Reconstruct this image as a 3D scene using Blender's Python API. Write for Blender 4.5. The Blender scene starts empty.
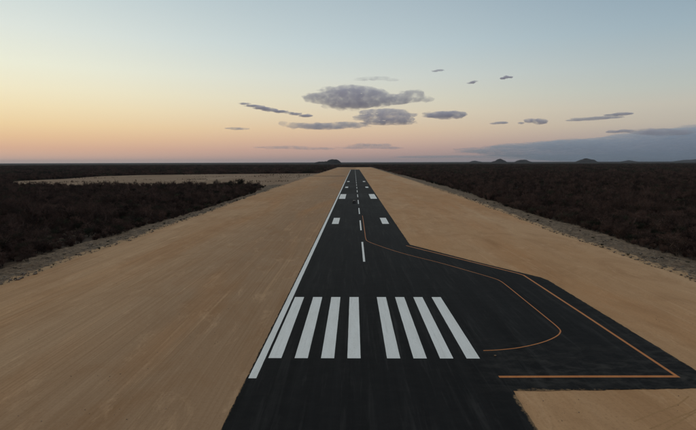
import bpy, bmesh, math, random
import numpy as np
from mathutils import Vector, Matrix, noise as mnoise

sc = bpy.context.scene
C = sc.collection
rnd = random.Random(11)
rng = np.random.default_rng(11)

# ------------------------------------------------------------------ camera
# runway frame: x across (0 = centre line), y along the runway (0 = near end of the piano keys), z up, metres
CAM = Vector((-2.615, -63.23, 26.63)); PITCH, YAW, ROLL = 0.10915, -0.01328, -0.00303
FPX = 482.75                                                 # focal length in pixels of the 696 px wide photograph
cd = bpy.data.cameras.new('camera'); cam = bpy.data.objects.new('camera', cd); C.objects.link(cam); sc.camera = cam
cd.sensor_width = 36; cd.lens = FPX / 696 * 36; cd.clip_start = .5; cd.clip_end = 400000
fwd = Vector((math.sin(YAW) * math.cos(PITCH), math.cos(YAW) * math.cos(PITCH), -math.sin(PITCH)))
right = Vector((math.cos(YAW), -math.sin(YAW), 0)); up = right.cross(fwd)
right, up = right * math.cos(ROLL) + up * math.sin(ROLL), up * math.cos(ROLL) - right * math.sin(ROLL)
m = Matrix((right, up, -fwd)).transposed().to_4x4(); m.translation = CAM; cam.matrix_world = m
def ray(px, py): return (fwd + right * ((px - 348) / FPX) - up * ((py - 215) / FPX)).normalized()

# ------------------------------------------------------------------ world: clear sky a few minutes after sunset, glow to the left
def lin(r, g, b, s=1.0):
    f = lambda c: (c / 12.92 if c <= .04045 else ((c + .055) / 1.055) ** 2.4)
    return (f(r / 255) * s, f(g / 255) * s, f(b / 255) * s, 1)
world = bpy.data.worlds.new('World'); sc.world = world; world.use_nodes = True
wn = world.node_tree; bg = wn.nodes['Background']
def wnode(t, **k):
    n = wn.nodes.new(t)
    for a, b in k.items(): setattr(n, a, b)
    return n
def wmath(op, a, b=None, c=None):
    n = wnode('ShaderNodeMath', operation=op)
    for i, v in enumerate((a, b, c)):
        if v is None: continue
        if isinstance(v, (int, float)): n.inputs[i].default_value = v
        else: wn.links.new(v, n.inputs[i])
    return n.outputs[0]
tc = wnode('ShaderNodeTexCoord'); sep = wnode('ShaderNodeSeparateXYZ'); wn.links.new(tc.outputs['Generated'], sep.inputs[0])
sx, sy, sz = sep.outputs
elev = wmath('SQRT', wmath('MAXIMUM', sz, 0.0))
SUN_AZ = math.radians(-52)                                   # left of the runway heading
hl = wmath('MAXIMUM', wmath('SQRT', wmath('ADD', wmath('MULTIPLY', sx, sx), wmath('MULTIPLY', sy, sy))), 1e-4)
ca = wmath('DIVIDE', wmath('ADD', wmath('MULTIPLY', sx, math.sin(SUN_AZ)), wmath('MULTIPLY', sy, math.cos(SUN_AZ))), hl)
az = wmath('DIVIDE', wmath('ARCCOSINE', wmath('MINIMUM', wmath('MAXIMUM', ca, -1.0), 1.0)), math.pi)   # 0 towards the glow, 1 opposite
def sky_ramp(stops):
    n = wnode('ShaderNodeValToRGB'); wn.links.new(elev, n.inputs[0]); e = n.color_ramp.elements
    while len(e) < len(stops): e.new(.5)
    for el, (deg, col) in zip(e, stops):
        el.position = math.sqrt(math.sin(math.radians(deg))); el.color = lin(*col)
    return n.outputs[0]
ZEN = (176, 179, 179)
glow = sky_ramp([(0, (194, 171, 157)), (.6, (207, 170, 149)), (1.5, (216, 173, 143)), (2.6, (226, 188, 146)), (3.8, (233, 204, 157)), (5.6, (236, 218, 177)), (7.3, (235, 226, 194)), (9.6, (230, 230, 209)), (13, (216, 222, 214)), (18.4, (190, 204, 207)), (38, (172, 182, 187)), (90, ZEN)])
mid = sky_ramp([(0, (156, 137, 134)), (.6, (170, 144, 137)), (1.5, (189, 157, 145)), (2.6, (205, 173, 150)), (3.8, (214, 188, 158)), (5.6, (216, 202, 176)), (7.3, (213, 208, 188)), (9.6, (204, 208, 200)), (13, (186, 200, 203)), (18.4, (166, 182, 190)), (38, (166, 177, 183)), (90, ZEN)])
side = sky_ramp([(0, (106, 112, 122)), (.6, (118, 119, 127)), (1.5, (142, 135, 137)), (2.6, (164, 156, 151)), (3.8, (179, 172, 160)), (5.6, (185, 181, 169)), (7.3, (177, 183, 177)), (9.6, (167, 179, 181)), (13, (150, 169, 179)), (18.4, (129, 151, 168)), (38, (160, 173, 183)), (90, ZEN)])
back = sky_ramp([(0, (74, 84, 102)), (1.5, (80, 89, 107)), (3.8, (100, 98, 114)), (7.3, (112, 108, 126)), (13, (108, 116, 138)), (18.4, (102, 122, 145)), (38, (140, 152, 163)), (90, ZEN)])
def wmix(f0, f1, a, b):
    mr = wnode('ShaderNodeMapRange', interpolation_type='SMOOTHSTEP'); wn.links.new(az, mr.inputs[0])
    mr.inputs[1].default_value = f0 / 180; mr.inputs[2].default_value = f1 / 180
    mx = wnode('ShaderNodeMix', data_type='RGBA'); wn.links.new(mr.outputs[0], mx.inputs[0]); wn.links.new(a, mx.inputs[6]); wn.links.new(b, mx.inputs[7])
    return mx.outputs[2]
col = wmix(10, 56, glow, mid); col = wmix(46, 92, col, side); col = wmix(85, 170, col, back)
wn.links.new(col, bg.inputs[0]); bg.inputs[1].default_value = 1.0

sc.view_settings.view_transform = 'Standard'; sc.view_settings.look = 'None'
sc.view_settings.exposure = 0.12; sc.view_settings.gamma = 1.0; sc.view_settings.use_curve_mapping = False
sc.cycles.use_denoising = True
sc.cycles.max_bounces = 10; sc.cycles.diffuse_bounces = 3; sc.cycles.glossy_bounces = 2; sc.cycles.volume_bounces = 8
sc.cycles.transparent_max_bounces = 8

# ------------------------------------------------------------------ helpers
def tag(o, label=None, cat=None, group=None, kind=None):
    if label: o['label'] = label
    if cat: o['category'] = cat
    if group: o['group'] = group
    if kind: o['kind'] = kind
    return o
def mesh_obj(name, verts, faces, mat=None, parent=None, smooth=False):
    me = bpy.data.meshes.new(name); me.from_pydata([tuple(v) for v in verts], [], faces); me.update()
    if smooth: me.polygons.foreach_set('use_smooth', [True] * len(me.polygons))
    if mat: me.materials.append(mat)
    o = bpy.data.objects.new(name, me); C.objects.link(o)
    if parent: o.parent = parent
    return o
def empty(name, loc):
    o = bpy.data.objects.new(name, None); o.empty_display_size = .3; C.objects.link(o); o.location = loc; return o
def n2(x, y, s, seed=0.0): return mnoise.noise((x * s + seed * 7.31, y * s - seed * 3.7, seed))

class Mat:
    def __init__(self, name, rough=.8, spec=.3):
        self.m = bpy.data.materials.new(name); self.m.use_nodes = True; self.t = self.m.node_tree
        self.b = self.t.nodes['Principled BSDF']; self.b.inputs['Roughness'].default_value = rough
        self.b.inputs['Specular IOR Level'].default_value = spec
        self.pos = None
    def n(self, t, **k):
        n = self.t.nodes.new(t)
        for a, b in k.items(): setattr(n, a, b)
        return n
    def link(self, a, b): self.t.links.new(a, b)
    def P(self):
        if not self.pos: self.pos = self.n('ShaderNodeNewGeometry').outputs['Position']
        return self.pos
    def noise(self, scale, stretch=(1, 1, 1), detail=4, rough=.55, dist=0.0, off=(0, 0, 0), rotz=0):
        mp = self.n('ShaderNodeMapping'); self.link(self.P(), mp.inputs[0]); mp.inputs['Scale'].default_value = [scale * s for s in stretch]
        mp.inputs['Location'].default_value = off; mp.inputs['Rotation'].default_value = (0, 0, rotz)
        nz = self.n('ShaderNodeTexNoise'); self.link(mp.outputs[0], nz.inputs[0]); nz.inputs['Scale'].default_value = 1
        nz.inputs['Detail'].default_value = detail; nz.inputs['Roughness'].default_value = rough; nz.inputs['Distortion'].default_value = dist
        return nz.outputs[0]
    def rng(self, v, a, b, c=0.0, d=1.0):
        mr = self.n('ShaderNodeMapRange'); self.link(v, mr.inputs[0])
        for i, k in enumerate((a, b, c, d)): mr.inputs[i + 1].default_value = k
        return mr.outputs[0]
    def math(self, op, a, b=0.0):
        n = self.n('ShaderNodeMath', operation=op)
        for i, v in enumerate((a, b)):
            if isinstance(v, (int, float)): n.inputs[i].default_value = v
            else: self.link(v, n.inputs[i])
        return n.outputs[0]
    def mix(self, f, a, b, mode='MIX'):
        n = self.n('ShaderNodeMix', data_type='RGBA', blend_type=mode)
        for i, v in ((0, f), (6, a), (7, b)):
            if isinstance(v, (int, float)): n.inputs[i].default_value = v
            elif isinstance(v, tuple): n.inputs[i].default_value = (*v, 1)[:4]
            else: self.link(v, n.inputs[i])
        return n.outputs[2]
    def color(self, v):
        if isinstance(v, tuple): self.b.inputs['Base Color'].default_value = (*v, 1)[:4]
        else: self.link(v, self.b.inputs['Base Color'])
    def bump(self, h, dist, strength=1.0):
        n = self.n('ShaderNodeBump'); self.link(h, n.inputs['Height']); n.inputs['Distance'].default_value = dist; n.inputs['Strength'].default_value = strength
        self.link(n.outputs[0], self.b.inputs['Normal'])
    def xy(self):
        s = self.n('ShaderNodeSeparateXYZ'); self.link(self.P(), s.inputs[0]); return s.outputs

# ------------------------------------------------------------------ materials of the setting
def sand_material(name, base, pale, rust, streak=1.0):
    M = Mat(name, .95, .15)
    big = M.noise(.012, (1.6, .35, 1), 5, .6, .4)
    c = M.mix(M.rng(big, .38, .64), base, pale)
    SX, SY, SZ = M.xy(); wv = M.noise(.01, (1, .4, 1), 3, .6, 0, (50, 2, 0))
    lat = M.math('ADD', SX, M.rng(wv, 0, 1, -16, 16))
    dull = M.math('MULTIPLY', M.rng(lat, -62, -30), M.rng(lat, 6, 0)); c = M.mix(M.math('MULTIPLY', dull, .75 * streak), c, (.325, .203, .120))   # lateritic fill by the runway edge
    red = M.noise(.022, (1.8, .3, 1), 4, .6, .8, (31, 7, 0))
    c = M.mix(M.math('MULTIPLY', M.rng(red, .46, .70), .8), c, rust)
    left = M.rng(lat, 14, 0, .3, 1)                                      # the right shoulder was bladed less
    st = M.noise(.75, (1, .014, 1), 5, .65, .15, (5, 3, 0))            # grader streaks along the runway
    st2 = M.noise(2.8, (1, .009, 1), 3, .6, .1, (15, 9, 0))
    s = M.math('ADD', M.math('MULTIPLY', st, .5), M.math('MULTIPLY', st2, .5))
    c = M.mix(M.math('MULTIPLY', M.math('MULTIPLY', M.rng(s, .38, .66), .60 * streak), left), c, tuple(v * .50 for v in base))
    c = M.mix(M.math('MULTIPLY', M.rng(st, .58, .75), .4 * streak), c, tuple(min(1, v * 1.35) for v in pale))
    cross = M.noise(.09, (1, .5, 1), 6, .7, 1.2, (3, 44, 0))            # blotches of moister and looser soil
    c = M.mix(M.math('MULTIPLY', M.rng(cross, .46, .75), .55), c, tuple(v * .60 for v in rust))
    pt = M.noise(.28, (1, .3, 1), 6, .75, .6, (13, 4, 0)); c = M.mix(M.math('MULTIPLY', M.rng(pt, .55, .78), .5), c, tuple(min(1, v * 1.25) for v in pale))
    sp = M.noise(2.6, (1, 1, 1), 4, .75)
    c = M.mix(M.math('MULTIPLY', M.rng(sp, .50, .74), .42), c, tuple(v * .45 for v in base))
    M.color(c)
    h = M.math('ADD', M.math('MULTIPLY', st, .7), M.math('MULTIPLY', sp, .3))
    M.bump(h, .10, .8)
    return M.m
sand = sand_material('graded sand', (.475, .260, .124), (.56, .350, .197), (.47, .230, .097))
pale_sand = sand_material('pale sand', (.235, .148, .09), (.33, .226, .147), (.215, .125, .07), .35)

M = Mat('scrub floor', .95, .1)
f1 = M.noise(.09, (1, 1, 1), 5, .6)
M.color(M.mix(M.rng(f1, .35, .65), (.045, .033, .025), (.085, .06, .042)))
floor_mat = M.m

M = Mat('gravel bank', .95, .15)
g1 = M.noise(.8, (1, 1, 1), 6, .7); g2 = M.noise(4.5, (1, 1, 1), 3, .6); g3 = M.noise(.15, (1, .4, 1), 4, .6)
c = M.mix(M.rng(g1, .38, .64), (.064, .043, .029), (.245, .172, .112))
c = M.mix(M.math('MULTIPLY', M.rng(g2, .5, .72), .5), c, (.32, .235, .16))
c = M.mix(M.math('MULTIPLY', M.rng(g3, .5, .7), .5), c, (.15, .098, .062))
at = M.n('ShaderNodeVertexColor'); at.layer_name = 'spill'
fe = M.math('ADD', at.outputs['Color'], M.math('MULTIPLY', M.math('SUBTRACT', M.noise(.35, (1, .6, 1), 5, .7, .5, (3, 3, 0)), .5), 1.6))
c = M.mix(M.rng(fe, .42, .60), c, M.mix(M.rng(g1, .35, .65), (.36, .215, .115), (.50, .32, .175)))   # sand spilled over the foot of the bank
M.color(c); M.bump(M.math('ADD', g1, M.math('MULTIPLY', g2, .4)), .35)
gravel = M.m
M = Mat('bank stone', .9, .2)
g1 = M.noise(2.3, (1, 1, 1), 4, .7)
M.color(M.mix(M.rng(g1, .35, .65), (.045, .033, .025), (.29, .222, .165)))
stone_mat = M.m

M = Mat('fresh asphalt', .75, .05)
a1 = M.noise(.5, (1, .02, 1), 5, .65); a2 = M.noise(.035, (1, .5, 1), 5, .6, .5); a3 = M.noise(14, (1, 1, 1), 2, .7)
X, Y, Z = M.xy()
c = M.mix(M.rng(a1, .34, .68), (.0056, .0054, .0056), (.0132, .0128, .0130))
c = M.mix(M.math('MULTIPLY', M.rng(a2, .42, .70), .6), c, (.020, .0195, .0200))
lane = M.math('MULTIPLY', M.math('LESS_THAN', M.math('PINGPONG', M.math('ADD', X, 60.2), 2.05), .035), .5)
c = M.mix(lane, c, (.009, .009, .010))                                   # joints between paver lanes
dn = M.noise(.33, (1, 1.9, 1), 6, .75, .5, (2, 8, 0))                    # sand tracked on to the turning pad
near_pad = M.math('MULTIPLY', M.rng(X, 11, 19), M.math('MULTIPLY', M.rng(Y, -13, -6.5), M.rng(Y, 9, -4)))
edge_r = M.math('MULTIPLY', M.rng(X, 35, 42), M.rng(Y, 60, 10))
du = M.math('ADD', M.math('MULTIPLY', near_pad, .35), M.math('MULTIPLY', edge_r, .3))
du = M.math('ADD', du, .06)
c = M.mix(M.math('MULTIPLY', M.rng(dn, .44, .74), du), c, (.10, .088, .075))
sw = M.noise(.9, (1, .05, 1), 5, .7, .6, (9, 1, 0))
c = M.mix(M.math('MULTIPLY', M.rng(sw, .53, .8), .32), c, (.085, .08, .075))
ed = M.noise(1.3, (1, .7, 1), 6, .75, .4, (7, 7, 0))
eL = M.rng(X, -15.3, -16.1); eR = M.math('MULTIPLY', M.rng(X, 14.2, 15.6), M.math('ADD', M.rng(Y, 91, 94), M.rng(Y, -9, -10.5)))
eB = M.math('MULTIPLY', M.rng(Y, -7.2, -9.2), M.rng(X, 15, 16.5)); eP = M.math('MULTIPLY', M.rng(X, 39.6, 41.2), M.rng(Y, 46, 42))
ee = M.math('MAXIMUM', M.math('MAXIMUM', eL, eR), M.math('MAXIMUM', eB, eP))
c = M.mix(M.rng(M.math('ADD', ee, M.math('MULTIPLY', M.math('SUBTRACT', ed, .5), 1.3)), .80, 1.15, 0, .75), c, (.40, .245, .125))   # sand drifted over the edge
M.color(c)
M.link(M.rng(a2, .3, .7, .65, .85), M.b.inputs['Roughness'])
M.bump(a3, .012, .6)
asphalt = M.m

def paint_material(name, c0, c1, wear):
    M = Mat(name, .6, .3)
    p1 = M.noise(1.1, (1, .12, 1), 5, .7); p2 = M.noise(6, (1, .5, 1), 4, .7)
    c = M.mix(M.rng(p1, .3, .7), c0, c1)
    c = M.mix(M.math('MULTIPLY', M.rng(p2, .54, .76), wear), c, tuple(v * .35 for v in c0))
    p3 = M.noise(2.2, (1, .04, 1), 4, .7, .2, (4, 4, 0)); c = M.mix(M.math('MULTIPLY', M.rng(p3, .56, .8), .35), c, tuple(v * .4 for v in c0))   # tyre scuffs
    M.color(c); return M.m
white_paint = paint_material('white runway paint', (.71, .69, .645), (.80, .785, .75), .35)
orange_paint = paint_material('orange taxi paint', (.44, .135, .022), (.52, .18, .035), .5)

# ------------------------------------------------------------------ setting: ground, graded strip, clearing
def sheet(name, poly, z, mat): return mesh_obj(name, [(x, y, z) for x, y in poly], [list(range(len(poly)))], mat)
GE = 70000
g = sheet('ground', [(-GE, -GE), (GE, -GE), (GE, GE), (-GE, GE)], -.12, floor_mat); tag(g, 'dark leaf litter ground under the scrub', kind='structure')

def wob(y, amp, s, seed): return amp * n2(y, 0, s, seed)
def ysteps(y0, y1):
    out = [y0]; y = y0
    while y < y1:
        y += max(1.2, min(25, (y + 80) * .012)); out.append(min(y, y1))
    return out
END = 2450
# x of the left and right limit of the sand and of the scrub at runway distance y
def sandL(y): return -80.5 + wob(y, 1.6, .03, 1) + wob(y, 1.1, .15, 2) - max(0, min(1, (y - 150) / 150)) * 4
def sandR(y): return 73.6 + wob(y, 1.6, .03, 3) + wob(y, 1.1, .15, 4) + max(0, min(1, (y - 120) / 200)) * 5
def bushL(y): return -91 + wob(y, 3.2, .025, 5) + wob(y, 2.2, .11, 6) + wob(y, 1.2, .4, 9) - max(0, min(1, (y - 330) / 150)) * 14 + max(0, min(1, (y - 110) / 60)) * 3
def bushR(y): return 87 + wob(y, 3.2, .025, 7) + wob(y, 2.2, .11, 8) + wob(y, 1.2, .4, 10) + max(0, min(1, (y - 180) / 250)) * 8

def strip(name, xa, xb, ys, z, mat, xs=6):
    vs, fs = [], []
    for y in ys:
        a, b = xa(y), xb(y)
        for k in range(xs + 1): vs.append((a + (b - a) * k / xs, y, z))
    for i in range(len(ys) - 1):
        for k in range(xs):
            q = i * (xs + 1) + k; fs.append((q, q + 1, q + xs + 2, q + xs + 1))
    return mesh_obj(name, vs, fs, mat)
gs = strip('graded_strip', lambda y: sandL(y) - 1.5, lambda y: sandR(y) + 1.5, ysteps(-160, END), 0, sand)
tag(gs, 'bare graded sand on both sides of the runway', kind='structure')
CLEAR = [(-83, 478), (-106, 484), (-160, 480), (-230, 474), (-300, 470), (-380, 486), (-430, 530), (-490, 620), (-505, 660), (-490, 742), (-510, 905), (-470, 970), (-395, 1020), (-280, 1060), (-180, 1078), (-108, 1086), (-83, 1120)]
def densify(poly, step, amp, seed):
    out = []
    for i, (x0, y0) in enumerate(poly):
        x1, y1 = poly[(i + 1) % len(poly)]; n = max(1, int(math.hypot(x1 - x0, y1 - y0) / step))
        for k in range(n):
            x, y = x0 + (x1 - x0) * k / n, y0 + (y1 - y0) * k / n
            out.append((x + amp * n2(x, y, .04, seed), y + amp * n2(x, y, .04, seed + 1)))
    return out
clear = densify(CLEAR, 8, 5, 20)
o = sheet('clearing', clear, -.05, pale_sand); tag(o, 'pale sandy clearing behind the left thicket', kind='structure')
def in_poly(x, y, poly):
    c = False; j = len(poly) - 1
    for i in range(len(poly)):
        xi, yi = poly[i]; xj, yj = poly[j]
        if (yi > y) != (yj > y) and x < (xj - xi) * (y - yi) / (yj - yi) + xi: c = not c
        j = i
    return c

# rough gravel banks pushed up by the grader along both edges
def bank(name, xa, xb, y0, y1, label, seed, hmul=1.0, sand_side=1):
    ys = [y0]; 
    while ys[-1] < y1: ys.append(min(y1, ys[-1] + max(.7, min(12, (ys[-1] + 60) * .007))))
    NX = 22; vs, fs, sp_ = [], [], []
    for y in ys:
        a, b = xa(y), xb(y)
        for k in range(NX + 1):
            t = k / NX; x = a + (b - a) * t
            env = math.sin(math.pi * min(1, t * 1.0)) ** .7; sp_.append(max(0, 1 - (1 - t if sand_side > 0 else t) * 3.0))
            h = .34 + .42 * n2(x, y, .14, seed) + .42 * n2(x, y, .5, seed + 1) + .34 * n2(x, y, 1.3, seed + 2)
            fade = hmul * max(0, min(1, (y1 - y) / 60))
            vs.append((x, y, -.14 + env * max(.0, h + .22) * fade + .10 * env))
    for i in range(len(ys) - 1):
        for k in range(NX):
            q = i * (NX + 1) + k; fs.append((q, q + 1, q + NX + 2, q + NX + 1))
    o = mesh_obj(name, vs, fs, gravel, smooth=True); tag(o, label, kind='structure')
    ca_ = o.data.color_attributes.new('spill', 'FLOAT_COLOR', 'POINT'); ca_.data.foreach_set('color', [w for q in sp_ for w in (q, q, q, 1.0)]); return o
bank('gravel_bank', lambda y: bushL(y) - 3, lambda y: sandL(y) + .8, -60, 520, 'rough grey gravel bank between the sand and the left thicket', 40)
bank('gravel_bank', lambda y: sandR(y) - .8, lambda y: bushR(y) + 3, -60, END - 20, 'rough grey gravel bank between the sand and the right scrub', 50, 1.0, -1)
bank('gravel_bank', lambda y: -96, lambda y: sandL(y) + .5, 1095, END - 20, 'low grey bank along the far left edge of the strip', 60, .6)
# low ridge of loose soil across the strip on the left of the runway
vs, fs = [], []
for i in range(61):
    x = -110 + i * 1.5; y = 862 + wob(x, 2.5, .03, 70)
    for dy, z in ((-4, -.02), (-1.5, .6 + .25 * n2(x, 0, .3, 71)), (1.5, .65 + .25 * n2(x, 5, .3, 72)), (4.5, -.02)): vs.append((x, y + dy, z))
for i in range(60):
    for k in range(3):
        q = i * 4 + k; fs.append((q, q + 1, q + 5, q + 4))
tag(mesh_obj('soil_ridge', vs, fs, gravel, smooth=True), 'low dark ridge of loose soil across the sand left of the runway', kind='structure')

# ------------------------------------------------------------------ runway and turning pad (one slab, 6 cm proud of the sand)
def chain(pts, step, amp, seed):
    out = []
    for (x0, y0), (x1, y1) in zip(pts, pts[1:]):
        L = math.hypot(x1 - x0, y1 - y0); n = max(1, int(L / step)); nx, ny = (y1 - y0) / L, -(x1 - x0) / L
        for k in range(n):
            x, y = x0 + (x1 - x0) * k / n, y0 + (y1 - y0) * k / n
            w = amp * (n2(x, y, .6, seed) + .7 * n2(x, y, 1.9, seed + 1))
            out.append((x + nx * w, y + ny * w))
    out.append(pts[-1]); return out
outline = chain([(-16.05, 1690), (-16.05, 120)], 6, .1, 80)[:-1] + chain([(-16.05, 120), (-16.05, -30)], .5, .16, 80)[:-1] + [(-16.05, -30), (-16.05, -140), (15.5, -140), (15.5, -30)]
outline += chain([(15.5, -30), (15.7, -12), (15.9, -9.3)], .4, .14, 82)[:-1] + chain([(15.9, -9.3), (22, -9.1), (31, -8.7), (41, -8.4)], .4, .2, 84)[:-1]
outline += chain([(41, -8.4), (41.0, 20), (41.0, 44), (40.3, 46.6), (30.6, 62.9), (15.3, 91)], .5, .14, 86)[:-1]
outline += chain([(15.3, 91), (15.2, 250)], .8, .14, 88)[:-1] + chain([(15.2, 250), (15.6, 1690)], 6, .1, 88)
bm = bmesh.new()
top = [bm.verts.new((x, y, .06)) for x, y in outline]; bot = [bm.verts.new((x, y, -.1)) for x, y in outline]
face = bm.faces.new(top)
for i in range(len(top)):
    j = (i + 1) % len(top); bm.faces.new((top[j], top[i], bot[i], bot[j]))
bmesh.ops.triangulate(bm, faces=[face]); bmesh.ops.recalc_face_normals(bm, faces=bm.faces)
me = bpy.data.meshes.new('runway'); bm.to_mesh(me); bm.free(); me.materials.append(asphalt)
runway = bpy.data.objects.new('runway', me); C.objects.link(runway); tag(runway, 'black asphalt runway with turning pad on the right', kind='structure')

# ------------------------------------------------------------------ painted markings: each a sheet on the asphalt
PZ = .066
def marking(name, x0, x1, y0, y1, mat=None, seed=0, label=None):
    w = lambda i: .02 * n2(i * 1.7, seed, 1, 9)
    nseg = max(2, min(24, int((y1 - y0) / 1.5)))
    vs = []; 
    for k in range(nseg + 1):
        y = y0 + (y1 - y0) * k / nseg; vs += [(x0 + w(k + seed), y, PZ), (x1 + w(k + seed + 50), y, PZ)]
    fs = [(2 * k, 2 * k + 1, 2 * k + 3, 2 * k + 2) for k in range(nseg)]
    o = mesh_obj(name, vs, fs, mat or white_paint, runway)
    if label: o['label'] = label
    return o
for s in (-1, 1):
    for k in range(4):
        x0 = 1.8 + k * 3.6; a, b = sorted((s * x0, s * (x0 + 1.8))); marking('threshold_bar', a, b, 0, 30, seed=k * 3 + s * 40)
for k in range(28):
    if k == 0: marking('centre_line_dash', -.28, .28, 64.2, 96.4, seed=200)
    else: marking('centre_line_dash', -.28, .28, 64.2 + 60 * k, 96.6 + 60 * k, seed=200 + k)
for s in (-1, 1):
    for (ya, yb, xa, xb, nm) in ((144, 166.5, 9.5, 12.4, 'touchdown_mark'), (288, 339, 9.3, 14.0, 'aiming_point_mark'), (439, 462, 9.2, 12.2, 'touchdown_mark'), (591, 615, 9.2, 12.4, 'touchdown_mark')):
        a, b = sorted((s * xa, s * xb)); marking(nm, a, b, ya, yb, seed=int(ya) + s)
vs = []; fs = []; ys = ysteps(-6.2, 1640)
for i, y in enumerate(ys): vs += [(-15.78 + .03 * n2(y, 0, .4, 91), y, PZ), (-14.8 + .03 * n2(y, 3, .4, 92), y, PZ)]
for i in range(len(ys) - 1): fs.append((2 * i, 2 * i + 1, 2 * i + 3, 2 * i + 2))
mesh_obj('side_stripe', vs, fs, white_paint, runway)
def smooth_path(pts, sub=8):
    P = [Vector((*p, 0)) for p in pts]; P = [2 * P[0] - P[1]] + P + [2 * P[-1] - P[-2]]; out = []
    for i in range(1, len(P) - 2):
        for k in range(sub):
            t = k / sub; a, b, c, d = P[i - 1:i + 3]
            out.append(.5 * ((2 * b) + (c - a) * t + (2 * a - 5 * b + 4 * c - d) * t * t + (3 * b - a - 3 * c + d) * t ** 3))
    return out + [P[-2]]
def ribbon(name, path, w, mat, z, parent=None):
    vs, fs = [], []
    for i, p in enumerate(path):
        a, b = path[max(0, i - 1)], path[min(len(path) - 1, i + 1)]; d = (b - a).normalized(); n = Vector((d.y, -d.x, 0))
        k = 1.0
        if 0 < i < len(path) - 1:
            c = (path[i] - a).normalized().dot(d); k = min(1.6, 1 / max(.5, c))
        vs += [(*(p - n * w * k / 2).xy, z), (*(p + n * w * k / 2).xy, z)]
    for i in range(len(path) - 1): fs.append((2 * i + 1, 2 * i, 2 * i + 2, 2 * i + 3))
    return mesh_obj(name, vs, fs, mat, parent)
vv = lambda pts: [Vector((*p, 0)) for p in pts]
inner = smooth_path([(1.4, 176), (1.4, 150), (1.35, 118), (1.35, 104), (2.0, 97.5), (5.5, 88.5), (10.8, 77.4), (15.6, 69.5), (20.2, 62.4), (25.5, 52.8), (28.9, 46.4), (30.0, 43.2), (30.2, 38), (30.2, 27.6), (30.2, 18), (30.1, 12.2), (29.4, 10), (27.6, 7.9), (24.8, 5.8), (21.2, 4.0), (18, 3.1), (15.6, 2.8)], 6)
ribbon('taxi_guide_line', inner, .21, orange_paint, PZ, runway)
outer = vv([(13.9, 89.2), (36.3, 50.6), (37.15, 48.6), (37.2, 46), (37.4, 20), (37.4, -5.35)])
ribbon('pad_edge_line', outer, .42, orange_paint, PZ, runway)
ribbon('pad_edge_line', vv([(37.62, -5.35), (26, -5.45), (15.3, -5.6)]), .55, orange_paint, PZ + .004, runway)

# wheel tracks pressed into the sand by the pad
M = Mat('tyre pressed sand', .95, .1); t1 = M.noise(3, (1, 1, 1), 4, .7)
M.color(M.mix(M.rng(t1, .35, .65), (.35, .19, .088), (.42, .24, .11))); M.bump(t1, .05); track_mat = M.m
def track(pts, label):
    base = smooth_path(pts, 10); r = None
    for sgn in (-1, 1):
        q = []
        for i, p in enumerate(base):
            a, b = base[max(0, i - 1)], base[min(len(base) - 1, i + 1)]; d = (b - a).normalized(); q.append(p + Vector((d.y, -d.x, 0)) * .8 * sgn)
        o = ribbon('wheel_track', q, .17, track_mat, .005); tag(o, label + (', inner rut' if sgn < 0 else ', outer rut'), kind='structure')
track([(26.5, -16.5), (30, -14.6), (33.5, -12.8), (36, -10.9)], 'tyre track curving over the sand below the turning pad')
track([(28, -18.5), (32.5, -15.6), (36.5, -13.2), (41, -11.2)], 'lower tyre track curving over the sand below the turning pad')

# ------------------------------------------------------------------ scrub: leafless trees and bushes
def bark(name, a, b, spread=.7):
    M = Mat(name, .9, .15); oi = M.n('ShaderNodeObjectInfo'); nz = M.noise(.5, (1, 1, 1), 3, .6)
    c = M.mix(M.rng(nz, .35, .65), a, b); hs = M.n('ShaderNodeHueSaturation'); M.link(c, hs.inputs['Color'])
    M.link(M.rng(oi.outputs['Random'], 0, 1, 1 - spread, 1 + spread), hs.inputs['Value']); M.color(hs.outputs[0]); return M.m
bark_m = bark('grey brown bark', (.068, .046, .036), (.10, .070, .055))
twig_m = bark('red brown twigs', (.060, .032, .024), (.092, .054, .041))
dark_leaf = bark('dull dark leaves', (.030, .030, .019), (.048, .046, .026))
pale_twig = bark('bleached twigs', (.24, .20, .16), (.32, .27, .22), .2)

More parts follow.
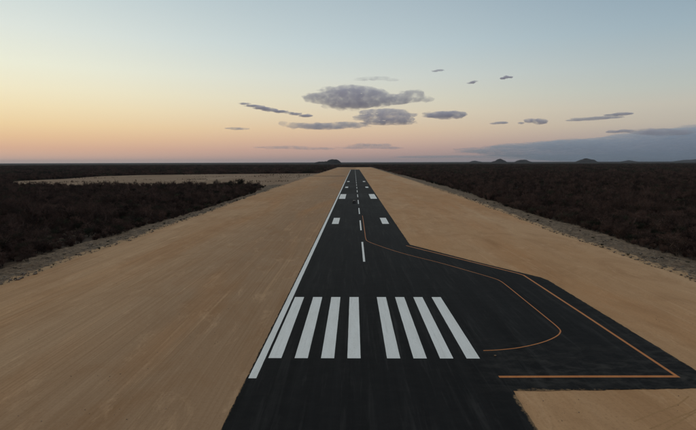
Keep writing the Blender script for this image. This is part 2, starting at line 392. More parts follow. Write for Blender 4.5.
def prism(vs, fs, p, q, r0, r1, sides=3):
    d = (q - p).normalized(); a = d.orthogonal().normalized(); b = d.cross(a); k = len(vs)
    for c, r in ((p, r0), (q, r1)):
        for i in range(sides):
            t = 2 * math.pi * i / sides; vs.append(c + (a * math.cos(t) + b * math.sin(t)) * r)
    for i in range(sides):
        j = (i + 1) % sides; fs.append((k + i, k + j, k + sides + j, k + sides + i))
def blade(vs, fs, p, q, w, R):
    d = (q - p); n = d.cross(Vector((R.uniform(-1, 1), R.uniform(-1, 1), R.uniform(-1, 1))))
    if n.length < 1e-6: return
    n = n.normalized() * w; k = len(vs); vs += [p - n, p + n, q + n * .35, q - n * .35]; fs.append((k, k + 1, k + 2, k + 3))
def grow(seed, h, spread, stems, leafy):
    """meshes of trunk (stems and limbs) and crown (twigs and leaves) of one bush h metres tall"""
    R = random.Random(seed); tv, tf, cv, cf = [], [], [], []
    for s in range(stems):
        az_ = R.uniform(0, 6.28); lean = R.uniform(.1, .55)
        p = Vector((R.uniform(-.25, .25), R.uniform(-.25, .25), -.1)); d = Vector((math.cos(az_) * lean, math.sin(az_) * lean, 1)).normalized()
        L = h * R.uniform(.5, .72); r = .05 + .012 * h * R.uniform(.6, 1.2); pts = [p]
        for k in range(4):
            d = (d + Vector((R.uniform(-.25, .25), R.uniform(-.25, .25), R.uniform(-.05, .15)))).normalized(); pts.append(pts[-1] + d * L / 4)
        for k in range(4): prism(tv, tf, pts[k], pts[k + 1], r * (1 - k * .18), r * (1 - (k + 1) * .18))
        for b in range(R.randint(5, 7)):
            t = R.uniform(.9, 3.95); k = int(t); b0 = pts[k].lerp(pts[min(4, k + 1)], t - k)
            ba = R.uniform(0, 6.28); bd = Vector((math.cos(ba) * spread, math.sin(ba) * spread, R.uniform(.15, 1))).normalized()
            bl = h * R.uniform(.22, .42); b1 = b0 + bd * bl * .55; b2 = b1 + (bd + Vector((0, 0, R.uniform(-.2, .5)))).normalized() * bl * .45
            prism(tv, tf, b0, b1, r * .45, r * .3); prism(tv, tf, b1, b2, r * .3, r * .15)
            for w in range(R.randint(6, 8)):
                t2 = R.uniform(.25, 2); c0 = b0.lerp(b1, t2) if t2 < 1 else b1.lerp(b2, t2 - 1)
                cdv = (bd * .5 + Vector((R.uniform(-1, 1), R.uniform(-1, 1), R.uniform(-.2, 1)))).normalized(); c1 = c0 + cdv * h * R.uniform(.1, .2)
                blade(cv, cf, c0, c1, .022, R)
                for z in range(5):
                    e0 = c0.lerp(c1, R.uniform(.2, 1)); e1 = e0 + (cdv * .6 + Vector((R.uniform(-1, 1), R.uniform(-1, 1), R.uniform(-.4, .9)))).normalized() * h * R.uniform(.05, .12)
                    blade(cv, cf, e0, e1, .017, R)
                    for l in range(leafy):
                        f0 = e0.lerp(e1, R.uniform(.1, 1)); f1 = f0 + Vector((R.uniform(-1, 1), R.uniform(-1, 1), R.uniform(-1, .7))) * .14
                        blade(cv, cf, f0, f1, .05, R)
    return (tv, tf), (cv, cf)
def mk_mesh(name, vf, mat):
    me = bpy.data.meshes.new(name); me.from_pydata([tuple(v) for v in vf[0]], [], vf[1]); me.update(); me.materials.append(mat); return me
SPEC = [(1, 4.6, .8, 4, 0, twig_m), (2, 5.4, .7, 3, 0, twig_m), (3, 3.4, 1.0, 5, 1, twig_m), (4, 4.2, .9, 4, 2, dark_leaf), (5, 5.0, .8, 4, 1, twig_m), (6, 2.6, 1.1, 5, 1, twig_m), (7, 4.8, .9, 4, 0, pale_twig), (8, 5.4, 1.5, 5, 5, dark_leaf)]
tree_meshes = []
for sd, h, sp, st, lf, mt in SPEC:
    t, c = grow(sd, h, sp, st, lf); tree_meshes.append((mk_mesh('trunk', t, bark_m), mk_mesh('crown', c, mt)))
# a lighter mesh for the mass of the scrub: twig sprays of one tree joined with its limbs, and low clumps for the far woods
proto = bpy.data.collections.new('scrub shapes'); far_proto = bpy.data.collections.new('far scrub shapes')
for i, (tm, cm) in enumerate(tree_meshes[:6]):
    b = bmesh.new(); b.from_mesh(tm)
    for f in b.faces: f.material_index = 0
    k = len(b.faces); b.from_mesh(cm); b.faces.ensure_lookup_table()
    for f in b.faces[k:]: f.material_index = 1
    me = bpy.data.meshes.new('scrub_mass'); b.to_mesh(me); b.free(); me.materials.append(bark_m); me.materials.append(cm.materials[0])
    proto.objects.link(bpy.data.objects.new('shape%d' % i, me))
for i in range(5):
    R = random.Random(90 + i); vs, fs = [], []
    for b in range(16):
        cx, cy = R.gauss(0, 4.2), R.gauss(0, 4.2); hh = R.uniform(2.4, 5.2); rr = R.uniform(1.2, 2.2)
        for l in range(70):
            u = Vector((R.gauss(0, 1), R.gauss(0, 1), R.gauss(0, 1))).normalized(); rad = R.uniform(.35, 1)
            p = Vector((cx + u.x * rr * rad, cy + u.y * rr * rad, max(.1, hh * .58 + u.z * hh * .42 * rad)))
            blade(vs, fs, p, p + Vector((R.uniform(-.6, .6), R.uniform(-.6, .6), R.uniform(.1, .8))), R.uniform(.05, .16), R)
    me = mk_mesh('far_scrub_mass', (vs, fs), dark_leaf if i == 0 else twig_m)
    far_proto.objects.link(bpy.data.objects.new('farshape%d' % i, me))

def is_scrub(x, y):
    if y > END + 10 * n2(x, 0, .02, 33): return True
    if x > 0: return x > bushR(y)
    if y < 1100 and in_poly(x, y, clear): return False
    if 478 < y < 1100: return x < -118 + 6 * n2(y, 0, .03, 35) and not in_poly(x, y, clear)
    return x < (bushL(y) if y < 478 else -93 + 3 * n2(y, 0, .03, 36))
def visible(x, y, mrg=1.0):
    d = Vector((x, y, 2)) - CAM; z = d.dot(fwd)
    if z < 5: return False
    return abs(d.dot(right)) < z * .721 * (1.04 if z > 200 else 1.12) + 6 * mrg and d.dot(up) > -z * .46 - 8
def scatter(y0, y1, cell, jit, keep):
    pts = []; y = y0
    while y < y1:
        half = (y + 63) * .78 + 25; x = -half
        while x < half:
            px, py = x + rnd.uniform(-jit, jit) * cell, y + rnd.uniform(-jit, jit) * cell
            if (px < -75 or px > 70 or py > END - 40) and visible(px, py) and rnd.random() < keep(px, py) and is_scrub(px, py): pts.append((px, py))
            x += cell
        y += cell
    return pts
def patchy(px, py): return max(.25, min(1, .88 + 1.0 * n2(px, py, .035, 55) + .5 * n2(px, py, .12, 56)))
near_pts = scatter(-25, 330, 2.35, .55, patchy)
mid_pts = scatter(330, 900, 3.5, .55, patchy)
far_pts = scatter(900, 2100, 9.0, .5, lambda a, b: 1); far2 = scatter(2100, 4600, 19, .5, lambda a, b: 1)

# the trees of the front rows are trees of their own
def edge_dist(x, y): return (bushL(y) - x) if x < 0 else (x - bushR(y))
own = {-1: [], 1: []}
for p in near_pts:
    if edge_dist(*p) < 5.5 and p[1] < 330: own[1 if p[0] > 0 else -1].append(p)
chosen = set()
for s in (-1, 1):
    own[s].sort(key=lambda p: (Vector((p[0], p[1], 0)) - CAM).length); own[s] = own[s][:145]; chosen |= set(own[s])
near_rest = [p for p in near_pts if p not in chosen]
def place_tree(name, x, y, v, scale, rz, label, group, cat='tree', z=-.12):
    e = empty(name, (x, y, z)); e.rotation_euler = (0, 0, rz); e.scale = (scale, scale, scale * rnd.uniform(.85, 1.15)); tag(e, label, cat, group)
    for nm, me in zip(('trunk', 'crown'), tree_meshes[v]):
        o = bpy.data.objects.new(nm, me); C.objects.link(o); o.parent = e
    return e
for s in (-1, 1):
    lab = 'dark leafless scrub tree in the front rows of the left thicket beside the gravel bank' if s < 0 else 'dark leafless scrub tree in the front rows of the right scrub beside the gravel bank'
    grp = 'scrub trees along the left gravel bank' if s < 0 else 'scrub trees along the right gravel bank'
    for x, y in own[s]:
        place_tree('scrub_tree', x, y, rnd.choice((0, 1, 2, 3, 4, 5, 5, 2)), rnd.choice((.4, .55, .7, .85, 1.0, 1.2)) * rnd.uniform(.9, 1.1), rnd.uniform(0, 6.28), lab, grp)
place_tree('scrub_tree', -124, 446, 7, 2.2, .4, 'broad dark tree standing above the far tip of the left thicket', None)
place_tree('scrub_tree', -136, 452, 7, 1.7, 2.4, 'tall dark tree just left of the broad tree at the left thicket tip', None)
place_tree('scrub_tree', -110, 468, 7, .9, 1.4, 'low dark bush at the very tip of the left thicket', None, 'bush')
place_tree('scrub_tree', -123.5, 152, 6, .62, 1, 'small bleached pale bush inside the left thicket', None, 'bush')

# small shrubs and stones on the banks
bs = 0
for s in (-1, 1):
    lab = 'small dark shrub growing on the left gravel bank' if s < 0 else 'small dark shrub growing on the right gravel bank'
    grp = 'small shrubs on the left gravel bank' if s < 0 else 'small shrubs on the right gravel bank'
    for k in range(62):
        y = -10 + 300 * rnd.random() ** 1.4; t = rnd.uniform(.0, .85) ** 1.3
        x = (sandL(y) + (bushL(y) - sandL(y)) * t) if s < 0 else (sandR(y) + (bushR(y) - sandR(y)) * t)
        if visible(x, y): place_tree('small_shrub', x, y, rnd.choice((3, 5, 3)), rnd.uniform(.14, .36), rnd.uniform(0, 6.28), lab, grp, 'shrub', .05)
# low shrubs in the clearing behind the left thicket
for k in range(64):
    x = -300 + k * 3.0 + rnd.uniform(-1.5, 1.5); y = 842 + rnd.uniform(-9, 9)
    place_tree('low_shrub', x, y, rnd.choice((3, 5)), rnd.uniform(.25, .6), rnd.uniform(0, 6.28), 'low dark shrub in the thin line across the pale clearing', 'line of shrubs across the pale clearing', 'shrub', -.08)

def instancer(name, pts, coll, smin, smax, label, hmul=(.85, 1.2)):
    me = bpy.data.meshes.new(name); me.from_pydata([(x, y, -.15) for x, y in pts], [], []); n = len(pts)
    for an, ty, arr in (('rz', 'FLOAT', rng.uniform(0, 6.283, n)), ('sx', 'FLOAT', rng.uniform(smin, smax, n)), ('pick', 'INT', rng.integers(0, len(coll.objects), n))):
        a = me.attributes.new(an, ty, 'POINT'); a.data.foreach_set('value', arr.astype(np.float32 if ty == 'FLOAT' else np.int32))
    hs = np.array([max(.45, 1 + .7 * n2(x, y, .035, 77) + .5 * n2(x, y, .2, 78)) for x, y in pts], dtype=np.float32) * rng.uniform(*hmul, n).astype(np.float32)
    a = me.attributes.new('sh', 'FLOAT', 'POINT'); a.data.foreach_set('value', hs)
    o = bpy.data.objects.new(name, me); C.objects.link(o); tag(o, label, 'scrub', kind='stuff')
    ng = bpy.data.node_groups.new(name, 'GeometryNodeTree')
    ng.interface.new_socket('Geometry', in_out='INPUT', socket_type='NodeSocketGeometry'); ng.interface.new_socket('Geometry', in_out='OUTPUT', socket_type='NodeSocketGeometry')
    N = ng.nodes.new; L = ng.links.new
    gi, go = N('NodeGroupInput'), N('NodeGroupOutput'); iop = N('GeometryNodeInstanceOnPoints'); ci = N('GeometryNodeCollectionInfo')
    ci.inputs['Collection'].default_value = coll; ci.inputs['Separate Children'].default_value = True; ci.inputs['Reset Children'].default_value = True
    def att(nm, ty):
        q = N('GeometryNodeInputNamedAttribute'); q.data_type = ty; q.inputs['Name'].default_value = nm; return q.outputs['Attribute']
    cr = N('ShaderNodeCombineXYZ'); L(att('rz', 'FLOAT'), cr.inputs[2])
    sx_, sh_ = att('sx', 'FLOAT'), att('sh', 'FLOAT'); cs = N('ShaderNodeCombineXYZ'); mu = N('ShaderNodeMath'); mu.operation = 'MULTIPLY'
    L(sx_, mu.inputs[0]); L(sh_, mu.inputs[1]); L(sx_, cs.inputs[0]); L(sx_, cs.inputs[1]); L(mu.outputs[0], cs.inputs[2])
    L(gi.outputs[0], iop.inputs['Points']); L(ci.outputs[0], iop.inputs['Instance']); iop.inputs['Pick Instance'].default_value = True
    L(att('pick', 'INT'), iop.inputs['Instance Index']); L(cr.outputs[0], iop.inputs['Rotation']); L(cs.outputs[0], iop.inputs['Scale']); L(iop.outputs[0], go.inputs[0])
    mod = o.modifiers.new('scatter', 'NODES'); mod.node_group = ng
    return o
instancer('scrub', [p for p in near_rest if p[0] < 0] + [p for p in mid_pts if p[0] < 0 and p[1] < 560], proto, .55, 1.35, 'dense dark brown leafless scrub filling the left thicket')
instancer('scrub', [p for p in near_rest if p[0] > 0] + [p for p in mid_pts if p[0] > 0], proto, .55, 1.35, 'dense dark brown leafless scrub right of the runway')
instancer('scrub', [p for p in mid_pts if p[0] < 0 and p[1] >= 560] + [], proto, .8, 1.25, 'dark scrub beyond the left end of the pale clearing')
cl_pts = []
for k in range(9000):
    x, y = rnd.uniform(-540, -95), rnd.uniform(478, 1090)
    if in_poly(x, y, clear) and n2(x, y, .012, 41) + .6 * n2(x, y * 2.2, .05, 42) > .48: cl_pts.append((x, y))
instancer('scrub', cl_pts, proto, .18, .5, 'low scrub in loose patches over the pale clearing')
instancer('woodland', [p for p in far_pts + far2 if p[0] < 0], far_proto, .9, 1.3, 'dark dry woodland stretching to the horizon left of the runway')
instancer('woodland', [p for p in far_pts + far2 if p[0] >= 0], far_proto, .9, 1.3, 'dark dry woodland stretching to the horizon right of the runway')

# canopy of the woods that are too far to tell trees apart
M = Mat('far canopy', .95, .05); k1 = M.noise(.02, (1, 1, 1), 6, .7); k2 = M.noise(.0012, (1, 2.5, 1), 4, .6)
M.color(M.mix(M.rng(k2, .4, .6), M.mix(M.rng(k1, .35, .65), (.018, .013, .011), (.045, .032, .026)), (.022, .020, .016))); canopy = M.m
vs, fs, idx = [], [], {}
rad = [2600]
while rad[-1] < 60000: rad.append(rad[-1] * 1.018)
NA = 300
for i, r in enumerate(rad):
    for k in range(NA + 1):
        a = math.radians(-44 + 88 * k / NA); x, y = CAM.x + r * math.sin(a), CAM.y + r * math.cos(a)
        z = -.3 if i == 0 else 2.4 + 1.6 * n2(x, y, .02, 61) + 1.2 * n2(x, y, .0035, 62)
        vs.append((x, y, z))
for i in range(len(rad) - 1):
    for k in range(NA): q = i * (NA + 1) + k; fs.append((q, q + 1, q + NA + 2, q + NA + 1))
o = mesh_obj('woodland', vs, fs, canopy); tag(o, 'flat dark woodland canopy along the whole horizon', 'woodland', kind='stuff')

# ------------------------------------------------------------------ stones of the banks and on the pad
def stone_mesh(seed):
    R = random.Random(seed); b = bmesh.new(); bmesh.ops.create_icosphere(b, subdivisions=1, radius=.5)
    for v in b.verts: v.co *= R.uniform(.7, 1.25); v.co.z *= .62
    me = bpy.data.meshes.new('stone'); b.to_mesh(me); b.free(); me.materials.append(stone_mat); return me
stones = [stone_mesh(i) for i in range(5)]
sv = [[v.co.copy() for v in s_.vertices] for s_ in stones]; sf = [[tuple(p.vertices) for p in s_.polygons] for s_ in stones]
for s in (-1, 1):
    vs, fs = [], []
    for k in range(7500):
        y = -15 + 520 * rnd.random() ** 1.8; t = rnd.uniform(-.03, .95)
        x = (sandL(y) + (bushL(y) - sandL(y)) * t) if s < 0 else (sandR(y) + (bushR(y) - sandR(y)) * t)
        if not visible(x, y): continue
        q = rnd.randrange(5); sz = .16 + .75 * rnd.random() ** 3.5; ro = Matrix.Rotation(rnd.uniform(0, 6.28), 3, 'Z'); k0 = len(vs)
        zz = .16 + .22 * math.sin(math.pi * max(0, min(1, t)))
        vs += [ro @ v * sz + Vector((x, y, zz)) for v in sv[q]]; fs += [tuple(a + k0 for a in f) for f in sf[q]]
    tag(mesh_obj('gravel', vs, fs, stone_mat), 'loose grey stones and clods on the %s bank' % ('left' if s < 0 else 'right'), 'gravel', kind='stuff')
vs, fs = [], []
for k in range(9000):                                            # small stones left on the graded sand
    y = -30 + 260 * rnd.random() ** 1.6; x = rnd.uniform(-82, 76)
    if -16.3 < x < 15.8 or (x < 41.6 and -9.5 < y < 92 and x > 0) or not visible(x, y): continue
    if n2(x, y, .05, 15) + .5 * n2(x, y, .3, 16) < rnd.uniform(-.5, .5): continue
    q = rnd.randrange(5); sz = .04 + .10 * rnd.random() ** 3; k0 = len(vs); ro = Matrix.Rotation(rnd.uniform(0, 6.28), 3, 'Z')
    vs += [ro @ v * sz + Vector((x, y, sz * .2)) for v in sv[q]]; fs += [tuple(a + k0 for a in f) for f in sf[q]]
tag(mesh_obj('gravel', vs, fs, stone_mat), 'small loose stones scattered over the graded sand', 'gravel', kind='stuff')
so = bpy.data.objects.new('stone', stones[0].copy()); C.objects.link(so); so.location = (16.7, .9, .12); so.scale = (.35, .3, .3)
so.data.materials[0] = pale_sand; tag(so, 'small pale stone lying on the asphalt right of the threshold bars', 'stone')

# ------------------------------------------------------------------ dark car standing on the runway
def paintm(name, c, rough, metal=0):
    M = Mat(name, rough, .5); M.b.inputs['Metallic'].default_value = metal; nz = M.noise(3, (1, 1, 1), 3)
    M.color(M.mix(M.rng(nz, .3, .7), c, tuple(v * 1.35 for v in c))); return M.m
car_black = paintm('black car paint', (.008, .008, .009), .25); car_glass = paintm('dark car glass', (.012, .014, .016), .06)
rubber = paintm('tyre rubber', (.012, .012, .012), .85); trim = paintm('bumper plastic', (.02, .02, .021), .6); rimm = paintm('wheel alloy', (.25, .25, .26), .3, 1)
lampm = paintm('red lamp lens', (.10, .004, .004), .2); platem = paintm('number plate', (.45, .45, .43), .5)
car = empty('parked_car', (-2.75, 251.5, .06)); car.rotation_euler = (0, 0, math.radians(2)); tag(car, 'black off-road car standing on the runway left of the centre line', 'car')
def loft(name, secs, mat, parent, bevel=.04):
    """closed body from (y, half width bottom, half width top, z0, z1) sections along the car"""
    b = bmesh.new(); rings = []
    for y, w0, w1, z0, z1 in secs: rings.append([b.verts.new(c) for c in ((-w0, y, z0), (w0, y, z0), (w1, y, z1), (-w1, y, z1))])
    for r0, r1 in zip(rings, rings[1:]):
        for i in range(4): j = (i + 1) % 4; b.faces.new((r0[i], r0[j], r1[j], r1[i]))
    b.faces.new(rings[0][::-1]); b.faces.new(rings[-1]); bmesh.ops.recalc_face_normals(b, faces=b.faces)
    me = bpy.data.meshes.new(name); b.to_mesh(me); b.free(); me.materials.append(mat)
    o = bpy.data.objects.new(name, me); C.objects.link(o); o.parent = parent
    if bevel: mo = o.modifiers.new('bevel', 'BEVEL'); mo.width = bevel; mo.segments = 3
    return o
body = loft('body', [(-2.3, .84, .86, .48, 1.02), (-2.1, .94, .93, .36, 1.08), (1.1, .95, .92, .34, 1.06), (1.9, .93, .88, .36, 1.0), (2.35, .82, .80, .45, .86)], car_black, car, .08)
loft('cabin', [(-2.22, .86, .70, 1.0, 1.62), (-1.9, .88, .70, 1.04, 1.76), (.1, .88, .70, 1.04, 1.78), (.5, .88, .69, 1.04, 1.70), (1.25, .86, .80, 1.0, 1.06)], car_black, car, .05)
loft('rear_window', [(-2.26, .66, .58, 1.12, 1.55), (-2.05, .66, .58, 1.12, 1.58)], car_glass, car, .02)
for s in (-1, 1):
    for y0, y1 in ((-1.85, -1.05), (-.95, -.05), (.03, .62)):
        xs = [s * .865, s * .70]; z0, z1 = 1.12, 1.66
        vs = [(xs[0] - s * .05, y0, z0), (xs[0] - s * .05, y1, z0), (xs[1], y1 - .05, z1), (xs[1], y0 + .05, z1)]
        vs = vs + [(x + s * .045, y, z) for x, y, z in vs]
        mesh_obj('side_window', vs, [(0, 1, 2, 3), (7, 6, 5, 4), (0, 4, 5, 1), (1, 5, 6, 2), (2, 6, 7, 3), (3, 7, 4, 0)], car_glass, car)
    loft('tail_lamp', [(-2.36, .05, .05, .82, 1.10), (-2.2, .06, .06, .82, 1.10)], lampm, car, .015).location.x = s * .78
    loft('door_mirror', [(.62, .1, .09, 1.06, 1.24), (.78, .07, .06, 1.08, 1.22)], car_black, car, .02).location.x = s * 1.02
    loft('roof_rail', [(-1.8, .02, .02, 1.76, 1.83), (.2, .02, .02, 1.78, 1.85)], trim, car, .008).location.x = s * .62
    for y in (-1.42, 1.45):
        def disc(name, r, w, mat, par):
            b = bmesh.new(); bmesh.ops.create_cone(b, cap_ends=True, segments=20, radius1=r, radius2=r, depth=w, matrix=Matrix.Rotation(math.pi / 2, 4, 'Y'))
            me = bpy.data.meshes.new(name); b.to_mesh(me); b.free(); me.materials.append(mat); o = bpy.data.objects.new(name, me); C.objects.link(o); o.parent = par
            mo = o.modifiers.new('bevel', 'BEVEL'); mo.width = .03; mo.segments = 2; return o
        wh = disc('wheel', .38, .26, rubber, car); wh.location = (s * .84, y, .38); disc('rim', .23, .275, rimm, wh)
loft('rear_bumper', [(-2.45, .80, .80, .40, .66), (-2.2, .92, .92, .38, .68)], trim, car, .04)
loft('front_bumper', [(2.2, .9, .9, .38, .66), (2.46, .74, .74, .42, .62)], trim, car, .04)
loft('number_plate', [(-2.48, .26, .26, .70, .82), (-2.3, .26, .26, .70, .82)], platem, car, .01)
w_ = loft('spare_wheel_cover', [(-2.52, .26, .26, .78, 1.3), (-2.3, .3, .3, .76, 1.32)], rubber, car, .12)
loft('windscreen', [(.56, .66, .64, 1.56, 1.66), (1.16, .76, .76, 1.08, 1.12)], car_glass, car, .02)

# ------------------------------------------------------------------ far hills
M = Mat('far hill', .95, .05); hz = M.noise(.012, (1, 1, 1), 5, .65)
M.color(M.mix(M.rng(hz, .35, .65), (.022, .019, .019), (.05, .042, .038))); hill_m = M.m
def hill(pxl, pxr, pytop, dist, label, seed, skew=0.0, rough=1.0):
    a, b = ray(pxl, 161), ray(pxr, 161); c = (a + b).normalized(); c.z = 0; c.normalize()
    W = dist * math.tan(a.angle(b) / 2); t = ray((pxl + pxr) / 2, pytop); H = CAM.z + dist * t.z / math.hypot(t.x, t.y)
    sd = Vector((c.y, -c.x, 0)); ctr = Vector((CAM.x, CAM.y, 0)) + c * dist; N = 30; vs, fs = [], []
    for i in range(N + 1):
        for j in range(N + 1):
            u, v = -1 + 2 * i / N, -1 + 2 * j / N; r = math.hypot(u - skew * (1 - u * u) * .5, v)
            h = max(0, 1 - min(1, r) ** 2.1) ** 1.35
            h = H * h * (1 + rough * (.5 * n2(u * 2, v * 2, 1, seed) + .25 * n2(u * 5, v * 5, 1, seed + 1))) - 2
            p = ctr + sd * (u * W) + c * (v * W); vs.append((p.x, p.y, h))
    for i in range(N):
        for j in range(N): q = i * (N + 1) + j; fs.append((q, q + N + 1, q + N + 2, q + 1))
    tag(mesh_obj('hill', vs, fs, hill_m, smooth=True), label, kind='structure')
hill(322, 343, 158.9, 7000, 'small dark hill on the horizon beside the far end of the runway', 1, .25, .3)
hill(310, 334, 161.0, 7300, 'low shoulder left of the small dark hill by the runway end', 8, .3)
hill(490, 509, 159.4, 13000, 'small dark hill on the horizon, left of the pair', 2)
hill(513, 534, 159.8, 14000, 'low hill on the horizon, right of the pair', 3, -.2)
hill(573, 600, 158.9, 13500, 'broad flat hill on the right horizon', 4)
hill(618, 640, 160.5, 19000, 'very low hill right of the broad flat hill', 5)
hill(466, 484, 161.0, 19000, 'faint low rise left of the hill pair', 6)
hill(668, 740, 159.2, 24000, 'blue distant hill at the right edge of the picture', 7)

# ------------------------------------------------------------------ clouds: volumes inside lumpy hulls
def cloud_mat(name, dens, scale, lo, hi, colr=(.80, .77, .80), zs=2.5):
    m_ = bpy.data.materials.new(name); m_.use_nodes = True; t = m_.node_tree; t.nodes.clear()
    out = t.nodes.new('ShaderNodeOutputMaterial'); v = t.nodes.new('ShaderNodeVolumePrincipled'); t.links.new(v.outputs[0], out.inputs['Volume'])
    g_ = t.nodes.new('ShaderNodeNewGeometry'); mp = t.nodes.new('ShaderNodeMapping'); mp.inputs['Scale'].default_value = (scale, scale, scale * zs); t.links.new(g_.outputs['Position'], mp.inputs[0])
    nz = t.nodes.new('ShaderNodeTexNoise'); nz.inputs['Scale'].default_value = 1; nz.inputs['Detail'].default_value = 6; nz.inputs['Roughness'].default_value = .65; t.links.new(mp.outputs[0], nz.inputs[0])
    mr = t.nodes.new('ShaderNodeMapRange'); t.links.new(nz.outputs[0], mr.inputs[0]); mr.inputs[1].default_value = lo; mr.inputs[2].default_value = hi; mr.inputs[4].default_value = dens
    t.links.new(mr.outputs[0], v.inputs['Density']); v.inputs['Color'].default_value = (*colr, 1); v.inputs['Anisotropy'].default_value = .4
    return m_
ICO = []
for sub in (2, 3):
    b = bmesh.new(); bmesh.ops.create_icosphere(b, subdivisions=sub, radius=1); b.verts.ensure_lookup_table()
    ICO.append(([v_.co.copy() for v_ in b.verts], [tuple(v_.index for v_ in f_.verts) for f_ in b.faces])); b.free()
def cloud(blobs, alt, label, tau=4.0, lump=.25, depth=.8, dist=None, lo=.40, hi=.74, colr=(.94, .895, .965), group=None, zs=1.4):
    """blobs: (px, py, half width px, half height px) in the photograph; the height of the cloud layer gives the distance"""
    cx = sum(b[0] * b[2] for b in blobs) / sum(b[2] for b in blobs); cy = sum(b[1] * b[2] for b in blobs) / sum(b[2] for b in blobs)
    d0 = ray(cx, cy); el = d0.z / math.hypot(d0.x, d0.y); D = dist or alt / el
    hd = Vector((d0.x, d0.y, 0)).normalized(); sd = Vector((hd.y, -hd.x, 0)); px = D / FPX
    cv, cf = [], []; ctr = CAM + d0 * (D / math.hypot(d0.x, d0.y))
    R = random.Random(label); extra = []; rymain = max(q[3] for q in blobs)
    for bx, by, rx, ry in blobs:                                # ragged rim of smaller puffs
        for k in range(int(4 + rx * .7)):
            a_ = R.uniform(0, 6.283); q_ = R.uniform(.7, 1.12); w_ = R.uniform(.14, .36)
            extra.append((bx + math.cos(a_) * rx * q_, by + math.sin(a_) * ry * q_, rx * w_, ry * R.uniform(.22, .5)))
    for bx, by, rx, ry in blobs + extra:
        if rymain > 2.2: rx, ry = rx * 1.08, ry * 1.18
        else: rx, ry = rx * 1.02, ry * .86
        r_ = ray(bx, by); c = CAM + r_ * (D / r_.dot(hd)) + hd * rnd.uniform(-.3, .3) * rx * px - ctr
        mt = Matrix.Identity(4); mt.col[0] = (*(sd * rx * px), 0); mt.col[1] = (*(hd * max(rx * depth, ry * 1.5) * px), 0); mt.col[2] = (0, 0, ry * px, 0); mt.col[3] = (*c, 1)
        tv_, tf_ = ICO[0 if rx < 6 else 1]; k0 = len(cv); cv += [tuple(mt @ v_) for v_ in tv_]; cf += [tuple(i_ + k0 for i_ in f_) for f_ in tf_]
    me = bpy.data.meshes.new('cloud'); me.from_pydata(cv, [], cf); me.update()
    o = bpy.data.objects.new('cloud', me); C.objects.link(o); o.location = ctr
    rymin = min(q[3] for q in blobs); rxm = max(q[2] for q in blobs)
    thick = max(q[2] for q in blobs) * depth * px * 1.2
    me.materials.append(cloud_mat('cloud vapour', tau * 1.35 / thick, .13 / px, lo, hi, colr, zs))
    rm = o.modifiers.new('union', 'REMESH'); rm.mode = 'VOXEL'; rm.voxel_size = max(rymin * .16, rxm / 90, (max(q[0] for q in blobs) - min(q[0] for q in blobs)) / 260) * px; rm.use_smooth_shade = True
    tx = bpy.data.textures.new('cloud lumps', 'CLOUDS'); tx.noise_scale = 5 * px; tx.noise_depth = 3
    dm = o.modifiers.new('lumps', 'DISPLACE'); dm.texture = tx; dm.texture_coords = 'GLOBAL'; dm.strength = lump * rymin * 2 * px; dm.mid_level = .5
    tag(o, label, 'cloud', group); return o
A = 1700
cloud([(352, 95.5, 30, 3.6), (352, 91.2, 26, 4.6), (341, 93, 17, 3.6), (370, 92.2, 18, 3.2), (330, 99, 24, 4.6), (356, 100.5, 34, 5.6), (352, 105, 22, 4.3), (385, 99, 28, 4.2), (411, 95.6, 13, 4.4), (404, 98.5, 20, 3.4), (425, 98.8, 9, 2.2), (316, 97, 10, 3.4)], A, 'large grey cloud shaped like a flat lens above the runway', 4.2, .5)
cloud([(383, 112.6, 22, 2.7), (397, 115.5, 19, 2.2), (372, 117.5, 18, 2.0), (388, 119.2, 25, 2.8), (400, 122.6, 14, 2.0), (380, 123, 16, 1.6)], A, 'second grey cloud right below the large lens cloud', 4.0, .5)
cloud([(322, 126, 24, 2.6), (345, 125, 22, 2.4), (296, 125.5, 12, 2.4), (284, 123.5, 5, 2)], A, 'long thin grey cloud left of the second cloud', 3.4, .45)
cloud([(245, 103.5, 6, 1.1), (254, 106, 8, 1.3), (263, 108.4, 8, 1.5), (270, 109.6, 8, 1.8), (280, 111.6, 8, 1.3), (289, 112.8, 5, 1.0)], A, 'thin slanting cloud streak left of the large lens cloud', 2.6, .5, lo=.3, hi=.66)
cloud([(296, 114, 6, 1.4), (306, 115.5, 7, 1.5)], A, 'faint wisp trailing right of the slanting streak', 2.0, .4, lo=.2, hi=.6)
cloud([(446, 115, 19, 2.9), (437, 114.5, 9, 2.5), (456, 114, 9, 2)], A, 'flat grey cloud right of the large lens cloud', 5, .45)
cloud([(435, 71, 3.5, .9), (440, 70.2, 4, 1.1)], A, 'tiny cloud above and right of the lens cloud', 1.8, .4)
cloud([(469.5, 83, 3, 1), (472.5, 82.2, 3, 1.3), (476, 81, 2.6, 1)], A, 'tiny cloud left of the other tiny cloud high in the right sky', 2.4, .4)
cloud([(503, 78.2, 3, 1.3), (506.5, 77, 3, 1.3), (510, 77, 3, .9)], A, 'tiny cloud highest in the right half of the sky', 1.5, .4, lo=.2, hi=.6)
cloud([(362, 79, 9, 1.3), (377, 78.2, 12, 1.6), (392, 79.5, 8, 1.2)], A, 'faint wisp just above the large lens cloud', .9, .4)
cloud([(237, 128.7, 12, 1.3)], A, 'faint short streak low in the left sky', 1.8, .4)
cloud([(285, 147.4, 26, 1.5), (315, 148.6, 24, 1.3)], A, 'faint long streak above the left horizon beside the hill', 1.1, .4)
cloud([(355, 147.5, 18, 1.4), (372, 145.5, 20, 2.0), (385, 147.6, 18, 1.3)], A, 'faint mauve cloud low above the end of the runway', 1.5, .4)
cloud([(494, 123.3, 5, 1.0), (501, 122.8, 7, 1.2)], A, 'small flat cloud right of centre, left of a ragged pair', 2.2, .4)
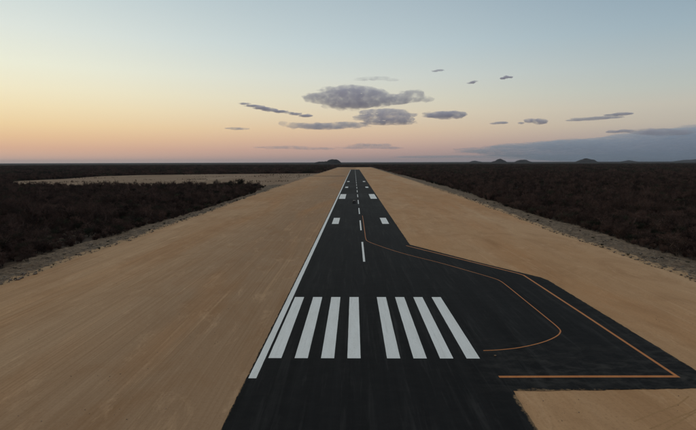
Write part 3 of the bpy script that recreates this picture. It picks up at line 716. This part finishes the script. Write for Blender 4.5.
cloud([(530, 120.6, 5, 2.0), (540, 121.4, 6.5, 2.4), (521, 123, 3, 1)], A, 'ragged little cloud pair in the right sky', 3, .5)
cloud([(590, 118.6, 16, 1.0), (606, 117.2, 14, 1.1), (576, 120, 9, .8)], A, 'long lower half of the doubled streak in the right sky', 2.4, .5, lo=.25)
cloud([(615, 114.6, 9, 1.0), (623, 113.6, 8, 1.1)], A, 'short upper half of the doubled streak in the right sky', 2.8, .5, lo=.25)
cloud([(617, 131.6, 9, 1.2), (626, 131.0, 9, 1.4)], A, 'small flat cloud just above the dark cloud bank', 3, .4)
cloud([(654, 131.6, 16, 2.4), (672, 133, 15, 2)], A, 'darker cloud lying on the right of the cloud bank', 2.4, .4)
cloud([(500, 150.5, 40, 2.2), (520, 149.5, 46, 2.4), (545, 146, 46, 2.2), (585, 142.6, 44, 2.6), (620, 140.5, 36, 2.6), (560, 148, 60, 3.2), (590, 145.5, 52, 4.4), (632, 145, 60, 6.5), (684, 141, 60, 8.5), (742, 139, 62, 12), (655, 139, 36, 3.6), (700, 134, 38, 5), (520, 146.4, 34, 1.2), (790, 142, 50, 12), (600, 151.5, 60, 3.6), (690, 153, 75, 5), (560, 154.5, 60, 2.6), (640, 157, 85, 4), (730, 157, 70, 5)], A, 'long blue grey cloud bank low over the right horizon', 3.0, .6, depth=.35, dist=52000, lo=.36, hi=.68, colr=(.82, .875, .96), zs=9)
cloud([(520, 156.5, 60, 1.5), (600, 157, 80, 2.0), (700, 157, 80, 2.6), (450, 156.8, 50, 1.1)], A, 'faint mauve haze layer below the cloud bank just above the horizon', 1.1, .5, depth=.3, dist=60000, lo=.25, hi=.7, colr=(.90, .88, .93), zs=6)

# ------------------------------------------------------------------ haze: thin even air round the camera and all the land
HT = 420; hzb = mesh_obj('haze', [(x, y, z) for x in (-.5, .5) for y in (-.5, .5) for z in (-.5, .5)], [(0, 1, 3, 2), (4, 6, 7, 5), (0, 4, 5, 1), (2, 3, 7, 6), (0, 2, 6, 4), (1, 5, 7, 3)])
hzb.scale = (2 * GE + 400, 2 * GE + 400, HT + 3); hzb.location = (0, 0, HT / 2 - 1.5)
hm = bpy.data.materials.new('evening haze'); hm.use_nodes = True; t = hm.node_tree; t.nodes.clear()
out = t.nodes.new('ShaderNodeOutputMaterial'); v = t.nodes.new('ShaderNodeVolumePrincipled'); t.links.new(v.outputs[0], out.inputs['Volume'])
v.inputs['Color'].default_value = (.80, .87, .97, 1); v.inputs['Density'].default_value = 1.0e-5
hzb.data.materials.append(hm); tag(hzb, 'thin evening haze over the plain', 'haze', kind='stuff')
